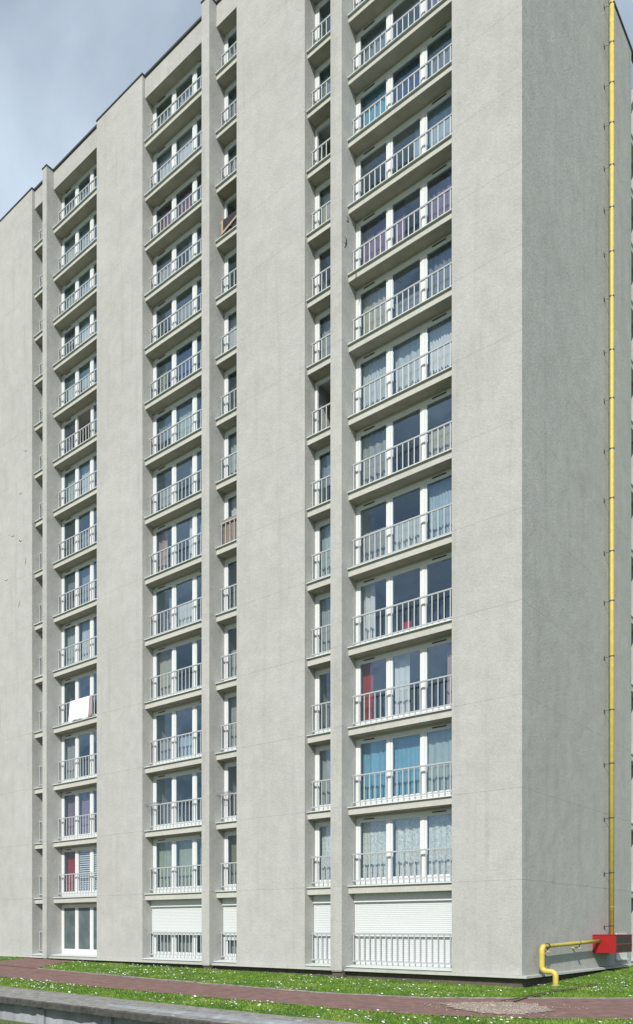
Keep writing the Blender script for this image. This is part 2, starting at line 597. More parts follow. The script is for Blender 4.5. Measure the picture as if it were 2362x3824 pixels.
# ------------------------------------------------------------------ retaining wall at the terrace edge
rw = empty('retaining_wall', (0, WALL_Y, -1.16))
tag(rw, 'weathered grey concrete retaining wall with a broad worn coping', 'wall')
g = MB(); P = []; P2 = []
nx = 400
for i in range(nx):
    x = -46 + 64 * i / (nx - 1)
    zt = zg(x, -11) + 0.03
    e0 = 0.035 * noise.noise(Vector((x * 2.1, 0, 5))) + 0.03 * noise.noise(Vector((x * 7, 0, 9)))
    e1 = 0.10 * noise.noise(Vector((x * 1.2, 4, 5))) + 0.05 * noise.noise(Vector((x * 6, 3, 9)))
    r1 = 0.012 * noise.noise(Vector((x * 5, 2, 2)))
    r2 = 0.02 * noise.noise(Vector((x * 3, 8, 2)))
    prof = [(-10.66 + e1, zt - 0.05), (-10.7 + e1, zt + r1), (-11.1, zt + 0.01 + r2), (-11.5, zt - r2), (-11.9, zt + 0.006 - r1), (WALL_Y - 0.02 + e0, zt + r1 - 0.012)]
    P += [(x, y - WALL_Y, z + 1.16) for y, z in prof]
    edge = [(WALL_Y - 0.02 + e0, zt + r1 - 0.012), (WALL_Y - 0.06 + e0, zt - 0.04), (WALL_Y - 0.05 + 1.6 * e0, zt - 0.17 + r2), (WALL_Y + 0.32, zt - 0.20)]
    P2 += [(x, y - WALL_Y, z + 1.16) for y, z in edge]
g.grid(P, nx, 6)
g.build('coping', 'coping_concrete', rw)
MB().grid(P2, nx, 4).build('coping_edge', 'lichen_concrete', rw)
g = MB()
g.box(-46, 18, 0.30, 0.6, -0.3, 0.64)
wf = g.build('wall_face', 'wall_concrete', rw)
# buttress ribs under the coping
for x in (-9.9, -7.2, -4.5, -1.8, 0.9):
    MB().box(x - .16, x + .16, 0.24, 0.299, -0.3, 0.40).build('rib', 'wall_concrete', rw)

# ------------------------------------------------------------------ the apartment block
Z = [-0.13, 2.78, 5.63, 8.52, 11.43, 14.28, 17.06, 19.78, 22.43, 24.96, 27.44, 29.84, 32.11, 34.37, 36.83, 39.08]
ROOF = 39.75
ROOF_END = 37.35          # the end bay stops a storey lower
BASE = -0.22
CX = 0.10                 # gable plane
PIERS = [(-2.35, CX, ROOF_END), (-12.19, -8.61, ROOF), (-21.51, -18.12, ROOF), (-36.0, -27.05, ROOF)]
FINS = [(-7.19, -6.68, ROOF_END + 0.35), (-13.98, -13.52, ROOF), (-25.69, -25.33, ROOF)]
BAYS = dict(R=(-6.68, -2.35), A=(-8.61, -7.19), B=(-13.52, -12.19), M=(-18.12, -13.98), L=(-25.33, -21.51), C=(-27.05, -25.69))
DEEP = 4.2
blk = empty('apartment_block', (0, 0, 0))
tag(blk, 'tall grey concrete apartment block with deep recessed window bays and white railings', 'apartment building')

JG = 0.0022


def panels(parent, x0, x1, y0, y1, ztop, zlo=BASE, thin='y'):
    """one wall panel per storey, a fine open joint between them"""
    lv = [zlo] + [z - 0.03 for z in Z[1:] if z < ztop - 0.6] + [ztop]
    for a, b in zip(lv, lv[1:]):
        MB().box(x0, x1, y0, y1, a + (JG if a > zlo else 0), b - (JG if b < ztop else 0)).build('wall_panel', 'render_wall', parent)


for i, (x0, x1, zt) in enumerate(PIERS):
    if i == 0:
        core = MB().box(x0 + .05, x1 - .06, .05, DEEP, BASE, zt - .02).build('pier', 'joint_dark', blk)
        panels(core, x0, x1, 0, .049, zt)
        panels(core, x0, x0 + .049, .0495, DEEP, zt)
    else:
        core = MB().box(x0 + .05, x1 - .05, .05, DEEP, BASE, zt - .02).build('pier', 'joint_dark', blk)
        panels(core, x0, x1, 0, .049, zt)
        panels(core, x1 - .049, x1, .0495, DEEP, zt)
        panels(core, x0, x0 + .049, .0495, DEEP, zt)
for x0, x1, zt in FINS:
    core = MB().box(x0 + .03, x1 - .03, -.22, DEEP, -0.34, zt - .02).build('fin', 'joint_dark', blk)
    panels(core, x0, x1, -.25, -.221, zt, -0.30)
    panels(core, x1 - .029, x1, -.2205, DEEP, zt, -0.30)
    panels(core, x0, x0 + .029, -.2205, DEEP, zt, -0.30)
    MB().box(x0 - .03, x1 + .03, -.28, .7, zt, zt + .05).build('cap_flashing', 'roof_metal', core)
# gable wall
GY1 = 10.55
GFAR = 12.15
core = MB().box(-.4, CX - .05, .0495, GY1 - .001, BASE, ROOF_END - .02).build('gable', 'joint_dark', blk)
panels(core, CX - .049, CX, .0495, GY1, ROOF_END)
panels(core, -.75, CX - .0495, GY1 - .03, GY1, ROOF_END)
MB().box(CX - .12, CX + .035, -.03, 22, ROOF_END, ROOF_END + .10).build('cap_flashing', 'roof_metal', core)
core2 = MB().box(-.8, CX - .05, GFAR + .05, 22, BASE, ROOF_END - .02).build('gable', 'joint_dark', blk)
panels(core2, CX - .049, CX, GFAR, 22, ROOF_END)
panels(core2, -.75, CX - .0495, GFAR, GFAR + .049, ROOF_END)
# the gable's recessed strip of windows
MB().box(-.95, -.75, GY1 - .03, GFAR + .05, BASE, ROOF_END - .03).build('recess_back', 'room', blk)
for k in range(0, 14):
    b = MB().box(-.749, CX - .16, GY1 + .001, GFAR - .001, Z[k] - .28, Z[k] - .03).build('balcony_band', 'render_band', blk)
    MB().box(-.749, CX - .12, GY1 + .002, GFAR - .002, Z[k] - .029, Z[k] + .01).build('sill', 'sill_metal', b)
    h = Z[k + 1] - Z[k]
    wn = MB().box(-.748, -.66, GY1 + .01, GY1 + .10, Z[k] + .011, Z[k + 1] - .40).box(-.748, -.66, GFAR - .10, GFAR - .01, Z[k] + .011, Z[k + 1] - .40).box(-.748, -.66, GY1 + .101, GFAR - .101, Z[k] + .011, Z[k] + .12).box(-.748, -.66, GY1 + .101, GFAR - .101, Z[k + 1] - .50, Z[k + 1] - .40).build('window', 'pvc', blk)
    MB().box(-.71, -.70, GY1 + .101, GFAR - .101, Z[k] + .12, Z[k + 1] - .50).build('pane', 'glass', wn)

# back wall of the rooms, roof slab, roof edge
MB().box(-36, -7.3, DEEP + .001, DEEP + .2, BASE, ROOF - .1).build('back_wall', 'room', blk)
MB().box(-7.3, -.42, DEEP + .001, DEEP + .2, BASE, ROOF_END - .1).build('back_wall', 'room', blk)
for i, (x0, x1, zt) in enumerate(PIERS):
    MB().box(x0 - .02, x1 + (.03 if i else -.13), -.035, .5, zt + .001, zt + .055).build('cap_flashing', 'roof_metal', blk)

# plinth ledge, broken at the fins, over a dark recessed base
spans = [(-36, -25.72), (-25.30, -14.02), (-13.48, -7.23), (-6.64, CX + .22)]
for x0, x1 in spans:
    g = MB().prism([(-.16, BASE - .085), (.05, BASE - .085), (.05, BASE - .003), (-.02, BASE - .003), (-.15, BASE - .02)], x0, x1)
    pl = g.build('plinth_ledge', 'plinth_concrete', blk)
g = MB()
g.prism([(-.16, 0), (.05, 0), (.05, .082), (-.02, .082), (-.15, .065)], 0, 21.8)
pl = g.build('plinth_ledge', 'plinth_concrete', blk)
pl.matrix_local = Matrix.Translation((CX + .05, .06, BASE - .085)) @ Matrix.Rotation(R(90), 4, 'Z')
# (local -y faces +x after the quarter turn)
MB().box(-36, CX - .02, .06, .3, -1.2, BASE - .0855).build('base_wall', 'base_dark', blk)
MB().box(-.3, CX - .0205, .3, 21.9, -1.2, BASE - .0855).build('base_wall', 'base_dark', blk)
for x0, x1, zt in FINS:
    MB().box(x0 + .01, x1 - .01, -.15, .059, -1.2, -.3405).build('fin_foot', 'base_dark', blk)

WY = 0.62      # window plane
RY = 0.41      # railing plane
_bal = MB().tube([(0, 0, 0), (0, 0, 1)], 0.0168, 8).mesh('baluster', 'rail_paint')

# what hangs behind each pane: colour, then = whole pane, < left part, > right part, ~ lower part only; '-' bare
SPEC = {
    'R': [None,
          'lace= lace= lace=', 'blue= blue= teal=', 'red< white< pink>', 'white< - -', 'grey~ sheer~ paleblue=', 'grey= - beige~',
          'sheer= sheer= white=', 'beige= slate~ slate=', 'purple= purple< purple=', '- paleblue> paleblue=', 'blue= navy= slate=',
          'slate= - purple<', 'teal= slate^ grey='],
    'A': [None, 'lace=', 'grey=', '-', 'grey=', 'teal=', 'slate^', 'open', 'grey=', 'red>', 'beige=', 'open', 'slate=', '-'],
    'B': ['grey=', 'olive=', '-', 'grey=', 'grey~', '-', 'white=', 'teal=', 'dark<', 'sheer=', '-', 'open', 'grey=', 'slate^', 'grey='],
    'M': ['grey= grey= grey=', 'green= green= olive=', '- - -', 'grey~ paleblue~ navy=', 'beige= - -', 'slate> white~ -', 'pink< white> slate=',
          'grey~ slate> -', 'slate^ teal= navy=', 'olive< navy= teal=', '- grey= -', 'grey= white> slate=', 'wine= wine= wine=',
          'sheer= white= grey=', 'olive= grey^ -'],
    'L': ['frost frost frost', 'red= blind blind', 'purple= purple= -', 'grey= - -', 'white> - teal=', 'teal= sheer= teal=',
          'slate^ slate= grey=', '- slate~ slate=', 'teal= sheer= teal=', '- open dark=', 'sheer= teal= slate=', 'slate^ sheer= grey=',
          'teal= teal= teal=', 'sheer= teal= slate=', 'grey^ slate= -'],
    'C': ['grey='] * 15,
}


def make_curtain(parent, x0, x1, z0, z1, colour, seed):
    rs = random.Random(seed)
    n = max(8, int((x1 - x0) / 0.028))
    amp = rs.uniform(0.012, 0.04); wl = rs.uniform(0.10, 0.30); ph = rs.random() * 6; fl_ = rs.uniform(.4, 2.2)
    P = []
    for i in range(n):
        u = i / (n - 1); x = x0 + (x1 - x0) * u
        for j in range(4):
            vv = j / 3
            q = math.sin(2 * math.pi * (x / wl) + ph + fl_ * math.sin(x * 5 + ph)) + 0.6 * math.sin(x * 17 * fl_ + ph * 2) + 0.4 * math.sin(x * 61 + ph)
            P.append((x + (1 - vv) * 0.02 * math.sin(x * 9 + ph), 0.90 + amp * q * (1 - 0.3 * vv), z0 + (z1 - z0) * vv))
    return MB().grid(P, n, 4).build('curtain', 'curtain_' + colour, parent, True)


def make_window(bay, k, x0, x1, n):
    zl, zh = Z[k], Z[k + 1]
    s = (zh - zl) / 2.85
    zb = zl + 0.16 * s
    zt = zh - 0.365 * s
    fw = 0.11
    g = MB()
    g.box(x0 + .002, x0 + fw, WY, WY + .09, zb, zt)
    g.box(x1 - fw, x1 - .002, WY, WY + .09, zb, zt)
    g.box(x0 + fw + .001, x1 - fw - .001, WY, WY + .09, zb, zb + .055)
    g.box(x0 + fw + .001, x1 - fw - .001, WY + .001, WY + .09, zt - .10, zt)
    pw = 0.115
    cells = []
    W = x1 - x0 - 2 * fw
    if n == 3:
        gw = (W - 2 * pw) / 3
        for j in range(3):
            a = x0 + fw + j * (gw + pw)
            cells.append((a, a + gw))
            if j < 2:
                g.box(a + gw + .001, a + gw + pw - .001, WY - .004, WY + .085, zb + .056, zt - .101)
    else:
        cells.append((x0 + fw, x1 - fw))
    win = g.build('window', 'pvc', blk)
    if k != 0 or bay in 'RM':
        vx = [(cells[0][0] + .25, cells[0][0] + .72)] if n == 3 else []
        if n == 3: vx.append((cells[2][0] + .30, cells[2][0] + .85))
        for a, b in vx:
            MB().box(a, b, WY - .016, WY - .0005, zt - .075, zt - .035).build('vent', 'seal_dark', win)
    spec = SPEC[bay][k] if SPEC[bay] and k < len(SPEC[bay]) else None
    toks = spec.split() if spec else ['-'] * n
    sb, st = zb + .058, zt - .103
    for j, (a, b) in enumerate(cells):
        tk = toks[j] if j < len(toks) else '-'
        sw = 0.078
        # the sash: a frame of four members round the pane
        f = MB()
        y0, y1 = WY + .012, WY + .07
        f.box(a + .004, a + sw, y0, y1, sb, st).box(b - sw, b - .004, y0, y1, sb, st)
        f.box(a + sw + .001, b - sw - .001, y0 + .001, y1, sb, sb + sw * .9).box(a + sw + .001, b - sw - .001, y0 + .001, y1, st - sw * .8, st)
        so = f.build('sash', 'pvc', win)
        po = MB().box(a + sw - .002, b - sw + .002, WY + .036, WY + .046, sb + sw * .9 - .002, st - sw * .8 + .002).build('pane', 'frosted' if tk == 'frost' else 'glass', win)
        if tk == 'open':
            # swung into the room on its right hinge
            # (hinge line at the right stile)
            M = Matrix.Translation((b, WY + .04, 0)) @ Matrix.Rotation(R(-38 if n == 3 else -30), 4, 'Z') @ Matrix.Translation((-b, -WY - .04, 0))
            so.matrix_local = M; po.matrix_local = M
        elif tk != 'frost':
            # no two panes hang quite true
            cxm, czm = (a + b) / 2, (sb + st) / 2
            T = Matrix.Translation((cxm, WY + .041, czm))
            po.matrix_local = T @ Matrix.Rotation(R(random.uniform(-.25, .25)), 4, 'Z') @ Matrix.Rotation(R(random.uniform(-.3, .3)), 4, 'X') @ T.inverted()
        if tk in ('-', 'open', 'frost'):
            continue
        if tk == 'blind':
            for q in range(19):
                zz = st - .10 - q * .108
                if zz < sb + .02: break
                MB().prism([(WY + .10, zz - .034), (WY + .112, zz - .034), (WY + .112, zz + .03), (WY + .10, zz + .03)], a + .03, b - .03).build('blind_slat', 'blind_white', win)
            continue
        col, md = tk[:-1], tk[-1]
        ca, cb = a + .02, b - .02
        if md == '<': cb = a + (b - a) * random.uniform(.34, .5)
        if md == '>': ca = b - (b - a) * random.uniform(.34, .5)
        cz0, cz1 = sb - .02, st + .08
        if md == '~': cz1 = sb + (st - sb) * random.uniform(.45, .62)
        if md == '^': cz0 = st - (st - sb) * random.uniform(.3, .6)
        make_curtain(win, ca, cb, cz0, cz1, col, ord(bay) * 131 + k * 17 + j)
    return win, zb, zt


def make_railing(k, x0, x1, indiv):
    zl, zh = Z[k], Z[k + 1]
    s = (zh - zl) / 2.85
    zr, ztop = zl + 0.19 * s, zl + 1.14 * s
    if k == 0: zr, ztop = zl + 0.17, zl + 1.15
    ra = MB().box(x0 + .005, x1 - .005, RY - .026, RY + .026, ztop - .018, ztop + .032).build('railing', 'rail_paint', blk)
    MB().box(x0 + .005, x1 - .005, RY - .024, RY + .024, zr - .022, zr + .018).build('bottom_rail', 'rail_paint', ra)
    for xa, xb in ((x0 + .006, x0 + .05), (x1 - .05, x1 - .006)):
        for za, zb in ((zr - .055, zr - .0225), (ztop - .05, ztop - .0185)):
            MB().box(xa, xb, RY - .012, RY + .10, za, zb).build('lug', 'rail_paint', ra)
    nb = int(round((x1 - x0) / 0.246))
    step = (x1 - x0 - .10) / nb
    row = MB()
    for i in range(nb + 1):
        x = x0 + .055 + i * step * .999
        if indiv:
            b = link('baluster', _bal, ra)
            b.location = (x, RY, zr + .0185)
            b.scale = (1.25, 1.25, ztop - .0185 - zr - .0185)
        else:
            row.tube([(x, RY, zr + .0185), (x, RY, ztop - .0185)], 0.021, 6)
    if not indiv:
        rb = row.build('baluster_row', 'rail_paint', ra)
        rb['kind'] = 'stuff'
    return ra, ztop


RAILTOP = {}
for bay, (x0, x1) in BAYS.items():
    n = 3 if bay in 'RML' else 1
    top = 13 if bay == 'R' else 14
    zroof = ROOF_END if bay == 'R' else ROOF
    last = 13 if bay == 'R' else 14
    for k in range(0, last + 1):
        # band and its metal sill
        if k == 0:
            b = MB().box(x0 + .001, x1 - .001, .03, DEEP, BASE - .002, Z[0] - .032).build('balcony_band', 'render_band', blk)
        else:
            s = (Z[k] - Z[k - 1]) / 2.85
            b = MB().box(x0 + .001, x1 - .001, .16, DEEP, Z[k] - .285 * s, Z[k] - .032).build('balcony_band', 'render_band', blk)
            MB().box(x0 + .0015, x1 - .0015, .19, WY + .007, Z[k] - .285 * s - .008, Z[k] - .285 * s - .0005).build('soffit', 'soffit_beige', b)
        yf = -.02 if k == 0 else .085
        MB().prism([(yf, Z[k] - .012), (yf, Z[k] - .040), (yf + .018, Z[k] - .040), (yf + .018, Z[k] - .031), (WY + .05, Z[k] - .031), (WY + .05, Z[k] + .04), (WY - .02, Z[k] + .04)], x0 + .002, x1 - .002).build('sill', 'sill_metal', b)
        # upstand below and lintel above the window
        s2 = (Z[k + 1] - Z[k]) / 2.85
        MB().box(x0 + .003, x1 - .003, WY + .01, WY + .12, Z[k] + .041, Z[k] + .16 * s2 - .001).build('upstand', 'sill_metal', b)
        MB().box(x0 + .003, x1 - .003, WY + .008, WY + .25, Z[k + 1] - .365 * s2 + .001, Z[k + 1] - .2).build('lintel', 'render_band', b)
        make_window(bay, k, x0, x1, n)
        if not (bay == 'L' and k == 0):
            ra, RAILTOP[bay, k] = make_railing(k, x0, x1, bay in 'RA')
    # fascia between the top soffit and the roof
    kk = last + 1
    zt = zroof
    fb = MB().box(x0 + .001, x1 - .001, .16, DEEP, Z[kk] - .285 if kk < 15 else 38.80, zt - .02).build('fascia', 'render_wall', blk)
    zf = Z[kk] - .285 if kk < 15 else 38.80
    MB().box(x0 + .0015, x1 - .0015, .19, WY + .007, zf - .008, zf - .0005).build('soffit', 'soffit_beige', fb)
    MB().box(x0 + .002, x1 - .002, .10, .6, zt - .0195, zt + .075).build('cap_flashing', 'roof_metal', fb)

# roller shutters of the ground-floor flats
for bay, low in (('R', 0.05), ('A', 0.05), ('M', 0.93), ('B', 0.72)):
    x0, x1 = BAYS[bay]
    st = Z[1] - .365 * (Z[1] - Z[0]) / 2.85
    hb = MB().box(x0 + .004, x1 - .004, WY - .14, WY - .006, st - .23, st + .09)
    hb.box(x0 + .004, x0 + .07, WY - .06, WY - .006, .045, st - .231).box(x1 - .07, x1 - .004, WY - .06, WY - .006, .045, st - .231)
    sh = hb.build('roller_shutter', 'shutter_white', blk)
    me = MB().prism([(-.010, 0), (0.01, 0), (0.01, .0625), (-.010, .0625), (-.0155, .050), (-.017, .030), (-.0145, .010)], x0 + .072, x1 - .072).mesh('slat', 'shutter_white')
    z = st - .232 - .066
    while z > low:
        sl = link('slat', me, sh, (0, WY - .03, z))
        z -= .066
    MB().box(x0 + .074, x1 - .074, WY - .03, WY - .012, low, z + .066 - .002).build('bottom_bar', 'shutter_white', sh)

# ------------------------------------------------------------------ gas riser on the gable
PX, PYV = 0.35, 7.44
BX1, BY0, BY1, BZ0, BZ1 = 0.94, 6.08, 7.95, 0.33, 0.975


def arc(c, a, b, r, n=7):
    """quarter bend round corner c from direction a to direction b"""
    c, a, b = Vector(c), Vector(a), Vector(b)
    res = []
    for i in range(n):
        th = math.pi / 2 * i / (n - 1)
        res.append(c - a * r * (1 - math.sin(th)) + b * r * (1 - math.cos(th)))
    return res


gp = empty('gas_pipe', (0.80, 0.92, -0.56))
tag(gp, 'yellow gas pipe rising from the grass and climbing the side wall', 'pipe')
off = -Vector(gp.location)


def gpart(name, mb, m, smooth=False, parent=gp):
    o = mb.build(name, m, parent, smooth)
    if parent is gp:
        o.location = off
    return o


rp = 0.088
pts = [Vector((0.80, .92, -0.62)), Vector((.80, .92, -.42))]
pts += arc((0.80, .92, -.12), (0, 0, 1), (-1, 0, 0), .16)
pts += arc((PX, .92, -.12), (-1, 0, 0), (0, 0, 1), .16)
pts += [Vector((PX, .92, .3))]
pts += arc((PX, .92, .66), (0, 0, 1), (0, 1, 0), .17)
pts += [Vector((PX, 2.5, .69)), Vector((PX, 4.3, .73)), Vector((PX, BY0 + .05, .765))]
rad = [rp] * (len(pts) - 3) + [.062, .062, .062]
rad = [rp if i < len(pts) - 4 else .064 for i in range(len(pts))]
lower = gpart('lower_run', MB().tube(pts, rad, 14), 'yellow_paint', True)
for zz in (-.30, .02, .40):
    cx_, cy_ = (0.80, .92) if zz < -.2 else (PX, .92)
    gpart('weld_ring', MB().tube([(cx_, cy_, zz), (cx_, cy_, zz + .014)], rp + .004, 14), 'yellow_paint')
gpart('collar', MB().tube([(0.80, .92, -.56), (0.80, .92, -.525)], .13, 16), 'plinth_concrete')
riser = gpart('riser', MB().tube([(PX, PYV, BZ1 - .01), (PX, PYV, 14), (PX, PYV, 28), (PX, PYV, ROOF_END + .9)], .086, 14), 'yellow_paint', True)
BR = [36.26, 34.78, 33.25, 31.73, 30.13, 28.53, 26.85, 25.16, 23.13, 21.29, 19.38, 17.51, 15.5, 13.62, 11.52, 9.49, 7.46, 5.39, 3.31, 1.29]
for i, zz in enumerate(BR):
    g = MB().tube([(PX, PYV, zz), (PX, PYV, zz + .045)], .096, 14)
    g.tube([(PX - .09, PYV - .02, zz + .02), (CX - .02, PYV - .12, zz - .01)], .014, 6)
    g.box(CX - .001, CX + .012, PYV - .17, PYV - .07, zz - .10, zz + .05)
    gpart('wall_bracket', g, 'clamp_metal')
    if i % 3 == 1:
        gpart('weld_ring', MB().tube([(PX, PYV, zz + .75), (PX, PYV, zz + .762)], .0885, 14), 'yellow_paint')
for yy, zz in ((1.35, .668), (4.1, .726)):
    r_ = .094 if yy < 2 else .072
    g = MB().tube([(PX, yy, zz), (PX, yy + .05, zz)], r_, 14)
    g.tube([(PX, yy + .02, zz - .07), (PX, yy + .02, zz - .15)], .018, 6)
    gpart('wall_bracket', g, 'clamp_metal')
    gpart('bracket_arm', MB().box(CX - .02, PX + .07, yy - .03, yy + .07, zz - .19, zz - .15), 'yellow_paint')

rb = empty('meter_box', (0.52, 7.0, BZ0))
tag(rb, 'red metal gas meter box with glazed front fixed to the side wall', 'meter box')
ro = -Vector(rb.location)


def rpart(name, mb, m):
    o = mb.build(name, m, rb); o.location = ro; return o


body = MB().box(CX + .001, BX1 - .02, BY0, BY1, BZ0, BZ1)
o = rpart('housing', body, 'red_paint'); soften(o.data, .008, 2)
rpart('lid', MB().box(CX + .0015, BX1 + .015, BY0 - .012, BY1 + .012, BZ1 + .0005, BZ1 + .022), 'red_paint')
for a, b in ((BY0 + .10, BY0 + .88), (BY0 + .98, BY1 - .1)):
    for c, d in ((BZ0 + .05, BZ0 + .30), (BZ0 + .34, BZ1 - .05)):
        rpart('glazed_hatch', MB().box(BX1 - .0195, BX1 - .012, a, b, c, d), 'hatch_glass')
rpart('door_frame', MB().box(BX1 - .0195, BX1 + .002, BY0 + .006, BY0 + .09, BZ0 + .01, BZ1 - .01).box(BX1 - .0195, BX1 + .002, BY1 - .09, BY1 - .006, BZ0 + .01, BZ1 - .01).box(BX1 - .0195, BX1 + .002, BY0 + .091, BY1 - .091, BZ0 + .301, BZ0 + .339), 'red_paint')
for zz in (BZ0 + .12, BZ1 - .12):
    rpart('hinge', MB().tube([(BX1 + .006, BY0 + .004, zz - .04), (BX1 + .006, BY0 + .004, zz + .04)], .011, 8), 'clamp_metal')
rpart('lock', MB().tube([(BX1 + .0025, BY1 - .05, .62), (BX1 + .018, BY1 - .05, .62)], .016, 10), 'clamp_metal')
rpart('pipe_sleeve', MB().tube([(PX, BY0 - .03, .764), (PX, BY0 - .001, .765)], .085, 14), 'clamp_metal')
# white hatch in the wall behind the meter box
wh = MB().box(CX + .0005, CX + .05, 8.6, 9.85, .02, 1.02)
wh.box(CX + .0005, CX + .09, 8.56, 9.9, -.04, .018)
o = wh.build('wall_hatch', 'pvc'); tag(o, 'white metal hatch on the side wall next to the red meter box', 'hatch')

# ------------------------------------------------------------------ drain slot in the lawn beside the pipe
DR = [(1.80, -4.62), (1.70, -3.0), (1.48, -1.07), (1.60, .6), (1.77, 1.84)]
g = MB(); P = []
dl = resample(DR, 60)
for i, (x, y) in enumerate(dl):
    wd = .05 + .05 * abs(noise.noise(Vector((x * 3, y * 3, 1)))) + (.12 if i < 7 else 0) * (1 - i / 7)
    z = zg(x, y)
    for q, dz in ((-wd - .05, .022), (-wd, .03), (-wd * .9, -.10), (wd * .9, -.10), (wd, .03), (wd + .05, .022)):
        P.append((x + q, y, z + dz + .01))
g.grid(P, 60, 6)
o = g.build('drain_channel', 'soil'); tag(o, 'narrow dark drainage slot crossing the lawn by the yellow pipe', 'drain')

# ------------------------------------------------------------------ things hung out on the railings
def drape(name, mname, x0, x1, ztop, zfront, zback, y, label, cat, lean=0.0, seed=1, thick=0.012):
    """a cloth folded over a rail: back fall, over the top, front fall, with folds and hem"""
    nu, prof = 26, []
    for i in range(6): prof.append((y + .035, zback + (ztop - .01 - zback) * i / 5, 1))
    for a in (30, 90, 150): prof.append((y + .035 * math.cos(R(a)), ztop + .028 * math.sin(R(a)), 0))
    for i in range(9): prof.append((y - .036, ztop - .01 - (ztop - .01 - zfront) * i / 8, 2))
    P = []
    for i in range(nu):
        u = i / (nu - 1)
        for j, (yy, zz, sd_) in enumerate(prof):
            d = max(0, (ztop - zz)) * (1 if sd_ == 2 else .4)
            x = x0 + (x1 - x0) * u - lean * d * (1 - u)
            fold = d * (.035 * math.sin(u * 19 + seed) + .02 * math.sin(u * 41 + seed * 2))
            P.append((x, yy - (fold + .03 * d if sd_ == 2 else -fold * .3), zz - .03 * math.sin(u * 7 + seed) * d))
    o = MB().grid(P, nu, len(prof)).build(name, mname, None, True)
    md = o.modifiers.new('thickness', 'SOLIDIFY'); md.thickness = thick; md.offset = 0
    tag(o, label, cat)
    return o


drape('towel', 'towel', -24.22, -22.62, RAILTOP['L', 4] + .02, Z[4] + .14, RAILTOP['L', 4] - .5, RY, 'white sheet hanging over a balcony railing three floors above the red curtain', 'sheet', lean=.10, seed=2)
drape('towel', 'towel_mauve', -22.6, -22.38, RAILTOP['L', 4] + .02, Z[4] + .16, RAILTOP['L', 4] - .4, RY, 'narrow mauve cloth hanging over the railing beside the white sheet', 'cloth', seed=5)
zr_ = RAILTOP['B', 11]
bl = drape('blanket', 'blanket_navy', -13.42, -12.25, zr_ + .02, Z[11] + .12, zr_ - .5, RY, 'black blanket with a tan border draped over a narrow balcony railing', 'blanket', seed=8, thick=.03)
P = []
for i in range(20):
    u = i / 19
    for q in (0, 1):
        P.append((-13.38 + 1.1 * u, RY - .115, zr_ - .34 + .30 * u * 0.4 - .085 * q - .22 * (1 - u)))
bo = MB().grid(P, 20, 2)
P = []
for i in range(8):
    u = i / 7
    for q in (0, 1):
        P.append((-13.38 + .09 * q, RY - .105, zr_ - .02 - .50 * u))
bo.grid(P, 8, 2)
bd = bo.build('border', 'blanket_tan', bl)
md = bd.modifiers.new('thickness', 'SOLIDIFY'); md.thickness = .02
P = []
nu = 16
for i in range(nu):
    u = i / (nu - 1); x = -13.45 + 1.15 * u
    for j in range(10):
        vv = j / 9
        P.append((x, RY + .06 + .012 * math.sin(u * 23), Z[6] + .12 + 1.14 * vv + .02 * math.sin(u * 5)))
o = MB().grid(P, nu, 10).build('rug', 'rug_brown', None, True)
md = o.modifiers.new('thickness', 'SOLIDIFY'); md.thickness = .02
tag(o, 'brown patterned rug propped up behind a narrow balcony railing', 'rug')


def airer(x, zt, label):
    root = empty('drying_rack', (x, RY - .1, zt))
    tag(root, label, 'drying rack')
    g = MB()
    for a, b in (((0, -.22, .05), (.75, -.22, .05)), ((0, .06, .05), (.75, .06, .05)), ((0, -.22, .05), (0, .06, .05)), ((.75, -.22, .05), (.75, .06, .05))):
        g.tube([a, b], .008, 5)
    g.build('frame', 'wire', root)
    for q in range(4):
        yy = -.17 + .055 * q
        MB().tube([(0.008, yy, .05), (.742, yy, .05)], .004, 4).build('wire_rod', 'wire', root)
    for xx in (.1, .65):
        MB().tube([(xx, .06, .04), (xx, .075, -.02), (xx, -.10, -.18), (xx, -.2, .04)], .006, 5).build('hook', 'wire', root)


airer(-18.08, RAILTOP['M', 2], 'folding wire drying rack hooked on the railing of a wide bay')
airer(-13.48, RAILTOP['B', 2], 'folding wire drying rack hooked on the railing of a narrow bay')

# red chair behind the glass
ch = empty('red_chair', (-5.0, 1.25, Z[4] - .03))
tag(ch, 'red chair standing inside behind a wide window', 'chair')
MB().box(-.2, .2, -.2, .2, .42, .47).build('seat', 'chair_red', ch)
MB().box(-.2, .2, .17, .21, .471, .95).build('backrest', 'chair_red', ch)
for a in (-.17, .17):
    for b in (-.17, .17):
        MB().tube([(a, b, 0), (a, b, .42)], .018, 6).build('leg', 'clamp_metal', ch)
# framed pictures on the back wall of the flat without curtains
for i, (x, w_, h_, lb_) in enumerate(((-17.0, .8, .5, 'wide low'), (-16.0, .45, .65, 'tall narrow'), (-15.2, .5, .5, 'square'))):
    z = Z[2] + 1.45
    fr_ = MB()
    fr_.box(x - w_ / 2, x + w_ / 2, DEEP - .04, DEEP - .001, z - h_ / 2, z - h_ / 2 + .05).box(x - w_ / 2, x + w_ / 2, DEEP - .04, DEEP - .001, z + h_ / 2 - .05, z + h_ / 2)
    fr_.box(x - w_ / 2, x - w_ / 2 + .05, DEEP - .04, DEEP - .001, z - h_ / 2 + .0505, z + h_ / 2 - .0505).box(x + w_ / 2 - .05, x + w_ / 2, DEEP - .04, DEEP - .001, z - h_ / 2 + .0505, z + h_ / 2 - .0505)
    o = fr_.build('picture_frame', 'frame_black')
    tag(o, lb_ + ' black picture frame on the room wall behind a bare wide window', 'picture frame', 'pictures in the flat without curtains')
    pc = MB().box(x - w_ / 2 + .0505, x + w_ / 2 - .0505, DEEP - .02, DEEP - .0015, z - h_ / 2 + .0505, z + h_ / 2 - .0505).build('print', 'curtain_grey', o)

